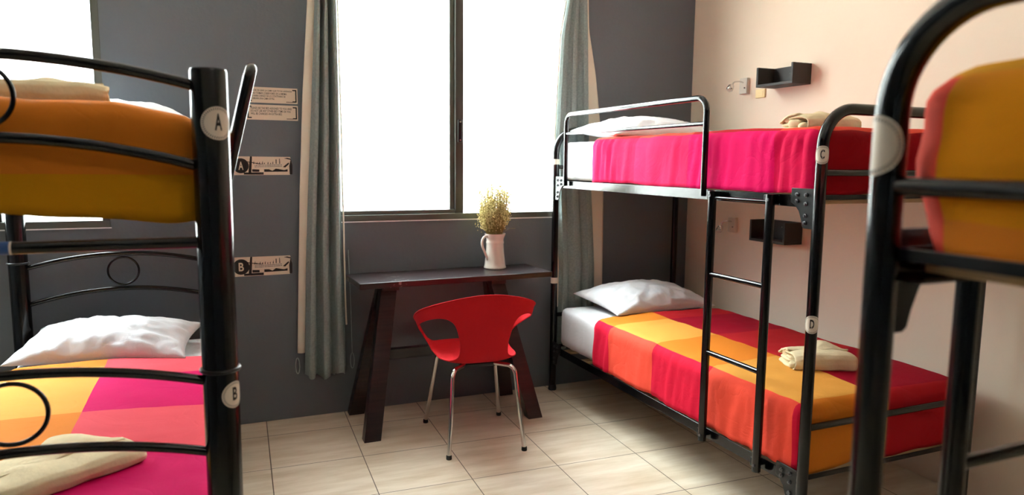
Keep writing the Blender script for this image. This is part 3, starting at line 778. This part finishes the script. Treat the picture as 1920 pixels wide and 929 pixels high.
for i in range(165):
    a = random.uniform(0, 2*PI); rr = math.sqrt(random.random()); hgt = random.uniform(.34, .51)*(1-.10*rr)
    top = Vector((JX+rr*.094*math.cos(a), JY+rr*.08*math.sin(a), JZ+hgt)); base = Vector((JX+rr*.02*math.cos(a), JY+rr*.02*math.sin(a), JZ+.035))
    mid = Vector((JX+rr*.047*math.cos(a), JY+rr*.047*math.sin(a), JZ+.195))
    pts = [base, mid, mid.lerp(top, .5)+Vector((rr*.012*math.cos(a), rr*.012*math.sin(a), 0)), top]
    st.tube(pts, .0010, 4)
    for k in range(24):
        s = random.uniform(.05, 1)**.6; q = (pts[1].lerp(pts[2], s*2) if s < .5 else pts[2].lerp(pts[3], s*2-1))
        d = Vector((random.gauss(0, 1), random.gauss(0, 1), random.gauss(.6, .6)))*.0085; e = q+d
        st.tube([q, e], .0006, 3); bud(e, random.uniform(.0024, .0046))
for (dx, dz, n_) in ((-.115, .26, 16), (-.10, .235, 12), (-.085, .30, 8), (.115, .225, 4)):
    p0 = Vector((JX+(-.035 if dx < 0 else .05), JY-.01, JZ+.205)); p1 = Vector((JX+dx, JY-.02, JZ+dz)); st.tube([p0, p0.lerp(p1, .5)+Vector((0, 0, .01)), p1], .0008, 4)
    if dx < 0:
        for k in range(n_): bud(p0.lerp(p1, random.uniform(.4, 1.05))+Vector((random.gauss(0, .008), random.gauss(0, .008), random.gauss(0, .012))), .003)
o = st.build('stems', M['stem'], parent=t, world=True, smooth=0); o['kind'] = 'stuff'
o = bd.build('blossoms', M['bud'], parent=t, world=True, smooth=0); o['kind'] = 'stuff'

# ------------------------------------------------------------------ red shell chair
CX, CY, CR = -1.688, -.590, math.radians(-5.2)
t = thing('chair', (CX, CY, 0), 'red plastic tub chair on chrome legs, back turned, pushed to the dark desk', 'chair', CR); WORLD[t.name] = Vector()
def lerp(a, b_, q): return a+(b_-a)*q
def smooth01(x): x = min(1, max(0, x)); return x*x*(3-2*x)
def curve(tab, x):
    for (a, va), (b_, vb) in zip(tab, tab[1:]):
        if x <= b_:
            q = (x-a)/(b_-a); q = q*q*(3-2*q); return lerp(va, vb, q)
    return tab[-1][1]
HT = [(0, .762), (35, .758), (70, .695), (110, .622), (140, .530), (160, .455), (180, .440)]
RX = [(0, .0), (180, 0)]
def seat_r(th):
    s, c = math.sin(th), math.cos(th); bx, by = .190, (.156 if c > 0 else .225)
    return (abs(s/bx)**3.0+abs(c/by)**3.0)**(-1/3.0)
def rim_r(th):
    s, c = math.sin(th), math.cos(th); bx, by = .292, (.232 if c > 0 else .262)
    return (abs(s/bx)**2.25+abs(c/by)**2.25)**(-1/2.25)
NT = 120; mb = MB(); grid = []
th_c, th_h = math.radians(77), math.radians(44)
for i in range(NT):
    deg = -180+360*i/NT; th = math.radians(deg); dirx, diry = -math.sin(th), -math.cos(th); ad = abs(deg)
    rs, rr, hh = seat_r(th), rim_r(th), .436+.326*max(0, (1+math.cos(th))/2)**.66*(1-smooth01((ad-116)/32)*.92); z0 = .432
    q = (math.radians(ad)-th_c)/th_h
    tm = .33
    if abs(q) < 1:
        e = (1-abs(q)**3.4)**(1/2.8); t1 = tm-(tm-.015)*e; t2 = tm+(.455-.03*q)*e
    else: t1 = t2 = tm
    col = []
    for s in (.25, .5, .72, .88): col.append((dirx*rs*s, diry*rs*s, .404+.008*s*s+(.016*(s**4))))
    def wall(tv):
        r_ = rs*1.0+(rr-rs)*(tv**.72); zz = z0+(hh-z0)*(tv**1.15) if hh > z0 else lerp(z0, hh, tv)
        return (dirx*r_, diry*r_, zz)
    for k in range(5): col.append(wall(t1*k/4))
    for k in range(7): col.append(wall(t2+(1-t2)*k/6))
    rim = Vector(col[-1]); col.append(tuple(rim+Vector((dirx*.008, diry*.008, -.001))))
    grid.append((col, abs(q) < 1))
nr = len(grid[0][0])
ids = []
mb.v.append(Vector((0, 0, .403)))
for col, hole in grid:
    row = []
    for k, p in enumerate(col):
        if k == 9 and not hole: row.append(row[8]); continue
        mb.v.append(Vector(p)); row.append(len(mb.v)-1)
    ids.append(row)
for i in range(NT):
    j = (i+1) % NT; mb.f.append([0, ids[i][0], ids[j][0]]); mb.m.append(0)
    for k in range(nr-1):
        if k == 8: continue
        q = [ids[i][k], ids[i][k+1], ids[j][k+1], ids[j][k]]; mb.f.append(q); mb.m.append(0)
# columns where the opening closes share one vertex row, so the gap rows (8-9) need no face
sh = mb.build('shell', M['red'], parent=t, smooth=180)
s = sh.modifiers.new('t', 'SOLIDIFY'); s.thickness = .0065; s.offset = 0
s = sh.modifiers.new('s', 'SUBSURF'); s.levels = 1; s.render_levels = 1
feet_w = [(-1.865, -.323), (-1.894, -.81), (-1.466, -.362), (-1.529, -.845)]
c_, s_ = math.cos(-CR), math.sin(-CR)
for (wx, wy) in feet_w:
    dx, dy = wx-CX, wy-CY; fx, fy = dx*c_-dy*s_, dx*s_+dy*c_
    sx = 1 if fx > 0 else -1; sy = 1 if fy > 0 else -1
    path = fillet([(sx*.05, sy*.05, .392), (sx*.150, sy*.168 if sy < 0 else sy*.175, .398), (fx, fy, .012)], .045, 8)
    lg = MB().tube(path, .0108, 16).build('leg', M['chrome'], parent=t, smooth=60)
    MB().lathe([(0, 0), (.0125, 0), (.0135, .004), (.0128, .018), (.0108, .020)], (fx, fy, 0), 16).build('leg_cap', M['rubber'], parent=lg)
MB().box((-.09, -.09, .382), (.09, .09, .400)).build('seat_mount', M['black2'], parent=t, bevel=.004)

# ------------------------------------------------------------------ curtains
def curtain(side, label):
    """side 1: left of the big window, -1: right of it"""
    if side == 1: tab = [(.24, -2.446, -2.222), (.9, -2.418, -2.240), (1.5, -2.384, -2.236), (2.15, -2.352, -2.243), (2.75, -2.37, -2.262)]
    else: tab = [(.24, -.955, -.690), (.74, -.945, -.700), (1.54, -.985, -.755), (2.1, -.960, -.778), (2.3, -.925, -.790), (2.75, -.90, -.802)]
    lin = [(.36, -2.474, -2.43), (1.2, -2.442, -2.38), (1.7, -2.415, -2.34), (2.15, -2.382, -2.32), (2.75, -2.35, -2.31)] if side == 1 else \
          [(.36, -.74, -.630), (1.2, -.76, -.640), (1.55, -.78, -.668), (1.9, -.79, -.715), (2.15, -.80, -.765), (2.75, -.82, -.79)]
    def at(tb, z, k):
        for a, b_ in zip(tb, tb[1:]):
            if z <= b_[0]: q = max(0, (z-a[0])/(b_[0]-a[0])); return lerp(a[k], b_[k], q)
        return tb[-1][k]
    t = wthing('curtain', ((-2.34 if side == 1 else -.83), -.09, .24), label, 'curtain', group='window curtains')
    mb = MB(); nu, nv = 90, 60; vs = []; fs = []
    for j in range(nv+1):
        z = .245+(2.76-.245)*j/nv; a, b_ = at(tab, z, 1), at(tab, z, 2)
        for i in range(nu+1):
            u = i/nu; ph = u*2*PI*2.9+.8*nz((u*3, 0, z*.5), 1, 3)
            x = a+(b_-a)*(u+.022*math.sin(ph*2+.6)); sf = (abs(math.sin(ph/2+.3))**.7*2-1.2); yc, ya = (-.078, .043) if side == 1 else (-.034, .015); y = yc-ya*sf+.3*ya*nz((u*4, z*1.1, 0), 1, 9)
            zz = z if j else z+.008*math.sin(ph*1.3+1)+.006*nz((u*9, 0, 0), 1, 1)-(.012 if .25 < u < .7 else 0)
            vs.append((x, y, zz))
    for j in range(nv):
        for i in range(nu): q = j*(nu+1)+i; fs.append((q, q+1, q+nu+2, q+nu+1))
    mb.add(vs, fs); o = mb.build('pleated_fabric', M['curtain'], parent=t, world=True, smooth=180)
    s = o.modifiers.new('t', 'SOLIDIFY'); s.thickness = .003
    mb = MB(); vs = []; fs = []; nu = 10
    for j in range(nv+1):
        z = .36+(2.76-.36)*j/nv; a, b_ = at(lin, z, 1), at(lin, z, 2)
        for i in range(nu+1):
            u = i/nu; vs.append((a+(b_-a)*u, (-.030 if side == 1 else -.012)-(.012 if side == 1 else .004)*math.sin(PI*u)+.004*nz((u*2, z*2, 0), 1, 7), z))
    for j in range(nv):
        for i in range(nu): q = j*(nu+1)+i; fs.append((q, q+1, q+nu+2, q+nu+1))
    mb.add(vs, fs); o = mb.build('lining', M['lining'], parent=t, world=True, smooth=180); o['label'] = 'cream lining showing at the side'
    s = o.modifiers.new('t', 'SOLIDIFY'); s.thickness = .002
    # narrow turned edge on the window side
    mb = MB(); e = []
    xw = 2 if side == 1 else 1
    for j in range(40):
        z = .50+(2.76-.50)*j/39; e.append((at(tab, z, xw)+(.006 if side == 1 else -.006)+.006*math.exp(-((z-.95)/.25)**2)*side , (-.062 if side == 1 else -.034), z))
    mb.tube(e, .0045, 8).build('hem_edge', M['lining'], parent=t, world=True)
    if side == 1:
        for (lx, lz) in ((-2.478, .30), (-2.195, .30)):
            pts = [(lx+.010*math.cos(a), -.06, lz+.042*math.sin(a)) for a in [2*PI*k/24 for k in range(24)]]
            MB().tube(pts, .0028, 8, closed=True).build('hem_loop', M['curtain'], parent=t, world=True)
        MB().tube([(-2.206, -.062, .9), (-2.198, -.062, .6), (-2.195, -.06, .342)], .002, 6).build('hem_cord', M['curtain'], parent=t, world=True)
    return t
curtain(1, 'grey-green pleated curtain with cream lining, left of the big window')
curtain(-1, 'grey-green pleated curtain behind the head of the right bunk')
t = wthing('curtain_rod', (-1.6, -.085, 2.77), 'dark metal rod above the big window carrying both curtains', 'curtain rod')
MB().tube([(-2.6, -.085, 2.775), (-.6, -.085, 2.775)], .012, 14).build('rod', M['black2'], parent=t, world=True)
for x in (-2.52, -1.6, -.68): MB().box((x-.01, -.09, 2.765), (x+.01, 0, 2.785)).build('bracket', M['black2'], parent=t, world=True)

# ------------------------------------------------------------------ wall shelves, reading lamps, socket
def shelf(y0, y1, z0, z1, d, label):
    t = wthing('wall_shelf', (0, (y0+y1)/2, z0), label, 'shelf', group='small box shelves on the cream wall')
    T = .014
    MB().box((-d, y0, z0), (0, y1, z0+T)).build('base_board', M['shelf'], parent=t, world=True, bevel=.0015)
    MB().box((-T, y0+T, z0+T), (0, y1-T, z1)).build('back_board', M['shelf'], parent=t, world=True, bevel=.0015)
    MB().box((-d, y0, z0+T), (0, y0+T, z1)).build('end_board', M['shelf'], parent=t, world=True, bevel=.0015)
    MB().box((-d, y1-T, z0+T), (0, y1, z1)).build('end_board', M['shelf'], parent=t, world=True, bevel=.0015)
    ym = (y0+y1)/2
    MB().tube([(-T, ym, z1-.035), (-T-.002, ym, z1-.035)], .004, 10).build('screw', M['chrome'], parent=t, world=True)
shelf(-.982, -.720, 1.780, 1.885, .125, 'dark brown open box shelf on the cream wall above the top bunk')
shelf(-.985, -.724, .950, 1.066, .122, 'dark brown open box shelf on the cream wall between the two bunks')
def lamp(y, z, label, hd):
    t = wthing('reading_lamp', (0, y, z), label, 'lamp', group='gooseneck reading lamps on the cream wall')
    MB().box((-.022, y-.032, z-.045), (0, y+.032, z+.045)).build('base_plate', M['lampwhite'], parent=t, world=True, bevel=.003)
    MB().tube([(-.022, y-.015, z-.012), (-.026, y-.015, z-.012)], .0045, 10).build('switch', M['ink_soft'], parent=t, world=True)
    hx, hy, hz = hd
    MB().tube(fillet([(-.015, y, z+.018), (-.05, y-.003, z+.024), (-.085, y+(hy-y)*.7, z+.020), (hx, hy, hz)], [.012, .02], 6), .0045, 10).build('gooseneck', M['chrome'], parent=t, world=True)
    d = Vector((-.6, -.2, -.75)).normalized(); p = Vector((hx, hy, hz))
    h = MB().tube([p-d*.010, p, p+d*.012, p+d*.030, p+d*.034], [.007, .015, .018, .019, .016], 20).build('lamp_head', M['chrome'], parent=t, world=True)
    WORLD[h.name] = WORLD[t.name]
    MB().tube([p+d*.0341, p+d*.0350], .013, 16).build('lens', M['lampwhite'], parent=h, world=True)
lamp(-.500, 1.815, 'small gooseneck reading lamp on the cream wall above the top bunk', (-.104, -.500, 1.812))
lamp(-.455, 1.010, 'small gooseneck reading lamp on the cream wall above the lower bunk pillow', (-.085, -.44, 1.000))
t = wthing('wall_socket', (0, -.64, 1.76), 'ivory socket plate half hidden under the upper box shelf', 'socket')
MB().box((-.010, -.665, 1.738), (0, -.590, 1.786)).build('plate', M['socket'], parent=t, world=True, bevel=.004)
MB().box((-.012, -.650, 1.748), (-.010, -.605, 1.776)).build('outlet', M['socket'], parent=t, world=True, bevel=.001)

# ------------------------------------------------------------------ wall signs (back wall, y = 0)
def flat(mb, x0, z0, x1, z1, y): mb.add([(x0, y, z0), (x1, y, z0), (x1, y, z1), (x0, y, z1)], [(0, 1, 2, 3)])
def line_text(mb, s, x0, z0, w, h, y):
    vs, fs = text2d(s, .012 if len(s) > 3 else .02); mb.add([(x0+w*a, y, z0+h*b_) for a, b_ in vs], fs)
def bracket(mb, x, z0, z1, s, y):
    w, l = .006, .020; flat(mb, min(x, x+s*w), z0, max(x, x+s*w), z1, y)
    for z in (z0, z1-w): flat(mb, min(x, x+s*l), z, max(x, x+s*l), z+w, y)
def notice(x0, z0, x1, z1, lines, label, hh, gap):
    t = wthing('wall_notice', ((x0+x1)/2, 0, z0), label, 'sign', group='text notices on the grey wall')
    MB().box((x0, -.0015, z0), (x1, 0, z1)).build('panel', M['signpaper'], parent=t, world=True, smooth=0)
    for bx_, bs in ((x0+.005, 1), (x1-.005, -1)):
        mb = MB(); bracket(mb, bx_, z0+.007, z1-.007, bs, -.0018); mb.build('printed_bracket', M['ink'], parent=t, world=True, smooth=0)
    mb = MB(); z = z1-.012-hh
    for s, w in lines: line_text(mb, s, x0+.021, z, w, hh, -.0018); z -= gap
    mb.build('lettering', M['ink'], parent=t, world=True, smooth=0)
    mb = MB(); flat(mb, x1-.056, z0+.006, x1-.022, z0+.0095, -.0018); mb.build('small_print', M['ink_soft'], parent=t, world=True, smooth=0)
notice(-2.680, 1.650, -2.436, 1.727, [('FAVOR DE USAR LA CAMA QUE TE FUE ASIGNADA', .196), ('Y NO TOMAR COBERTORES DE LA MISMA.', .172), ('SE HARA CARGO DE LO CONTRARIO SE', .164), ('COBRARA UNA CAMA EXTRA.', .112)],
       'cream text notice in Spanish on the grey wall, upper of the pair', .0095, .0130)
notice(-2.683, 1.566, -2.436, 1.641, [('PLEASE USE THE BED ASSIGNED TO YOU AND', .196), ('DO NOT USE ANY OTHER BED ITEMS OR YOU', .190), ('WILL BE CHARGED AN EXTRA BED.', .150)],
       'cream text notice in English on the grey wall, lower of the pair', .0105, .0138)
def decal(x0, z0, x1, z1, letter, label, seed):
    random.seed(seed)
    t = wthing('wall_decal', ((x0+x1)/2, 0, z0), label, 'sign', group='lettered street photo decals on the grey wall')
    w = x1-x0; h = z1-z0
    MB().prism([(x0, z0), (x0+.50*w, z0+.01*h), (x1-.06*w, z0+.02*h), (x1-.02*w, z1-.35*h), (x1-.05*w, z1), (x0, z1)], .0012, 'y', -.0012).build('panel', M['signpaper'], parent=t, world=True, smooth=0)
    mb = MB(); Y = -.0016
    def q(pts): mb.add([(x0+a*w, Y, z0+b_*h) for a, b_ in pts], [tuple(range(len(pts)))])
    q([(.235, .10), (.285, .10), (.305, 1.0), (.270, 1.0)])                       # pole
    for k in range(9): q([(.10+.062*k, .80-.032*k), (.10+.062*(k+1), .80-.032*(k+1)), (.10+.062*(k+1), .76-.032*(k+1)), (.10+.062*k, .76-.032*k)])   # sagging wires
    for k in range(8):
        a = .33+.045*k+random.uniform(-.01, .01); q([(a, .60), (a+.014, .60), (a+.012, .60+random.uniform(.08, .2)), (a, .66)])
    q([(.16, .03), (.49, .03), (.49, .16), (.16, .14)]); q([(.30, .18), (.42, .18), (.42, .30), (.30, .32)])
    q([(.50, .18), (.90, .20), (.90, .33), (.84, .28), (.70, .36), (.64, .24), (.58, .32), (.50, .32)])
    q([(.84, .92), (.90, .95), (.96, .90), (.985, .55), (.98, .05), (.935, .05), (.93, .50), (.955, .84)])
    q([(.82, .45), (.86, .42), (.93, .62), (.92, .70)]); q([(.70, .62), (.715, .62), (.715, .86), (.70, .86)]); q([(.76, .62), (.775, .62), (.77, .90), (.76, .90)])
    mb.build('photo_shapes', M['ink'], parent=t, world=True, smooth=0)
    mb = MB(); Y = -.0018; q([(.33, .36), (.82, .40), (.82, .62), (.33, .58)]); mb.build('caption_strip', M['sticker'], parent=t, world=True, smooth=0)
    mb = MB(); flat(mb, 0, 0, 0, 0, 0); mb = MB()
    for k in range(22):
        a = x0+(.345+.0212*k)*w
        for zz in (.50, .42): flat(mb, a, z0+(zz+.002*k)*h, a+.0150*w*random.uniform(.6, 1), z0+(zz+.05+.002*k)*h, -.0021)
    mb.build('caption_print', M['ink_soft'], parent=t, world=True, smooth=0)
    cx, cz, r = x0+.115*w, z0+.50*h, h*.40
    vs = [(cx+r*math.cos(2*PI*k/32), -.0024, cz+r*math.sin(2*PI*k/32)) for k in range(32)]
    d = MB().add(vs, [tuple(range(32))]).build('letter_disc', M['ink'], parent=t, world=True, smooth=0); WORLD[d.name] = WORLD[t.name]
    mb = MB(); line_text(mb, letter, cx-r*.30, cz-r*.55, r*.62, r*1.1, -.0028); mb.build('letter', M['signpaper'], parent=d, world=True, smooth=0)
decal(-2.750, 1.290, -2.466, 1.383, 'A', 'street photo decal with a black disc lettered A on the grey wall', 1)
decal(-2.766, .777, -2.480, .876, 'B', 'street photo decal with a black disc lettered B on the grey wall', 2)
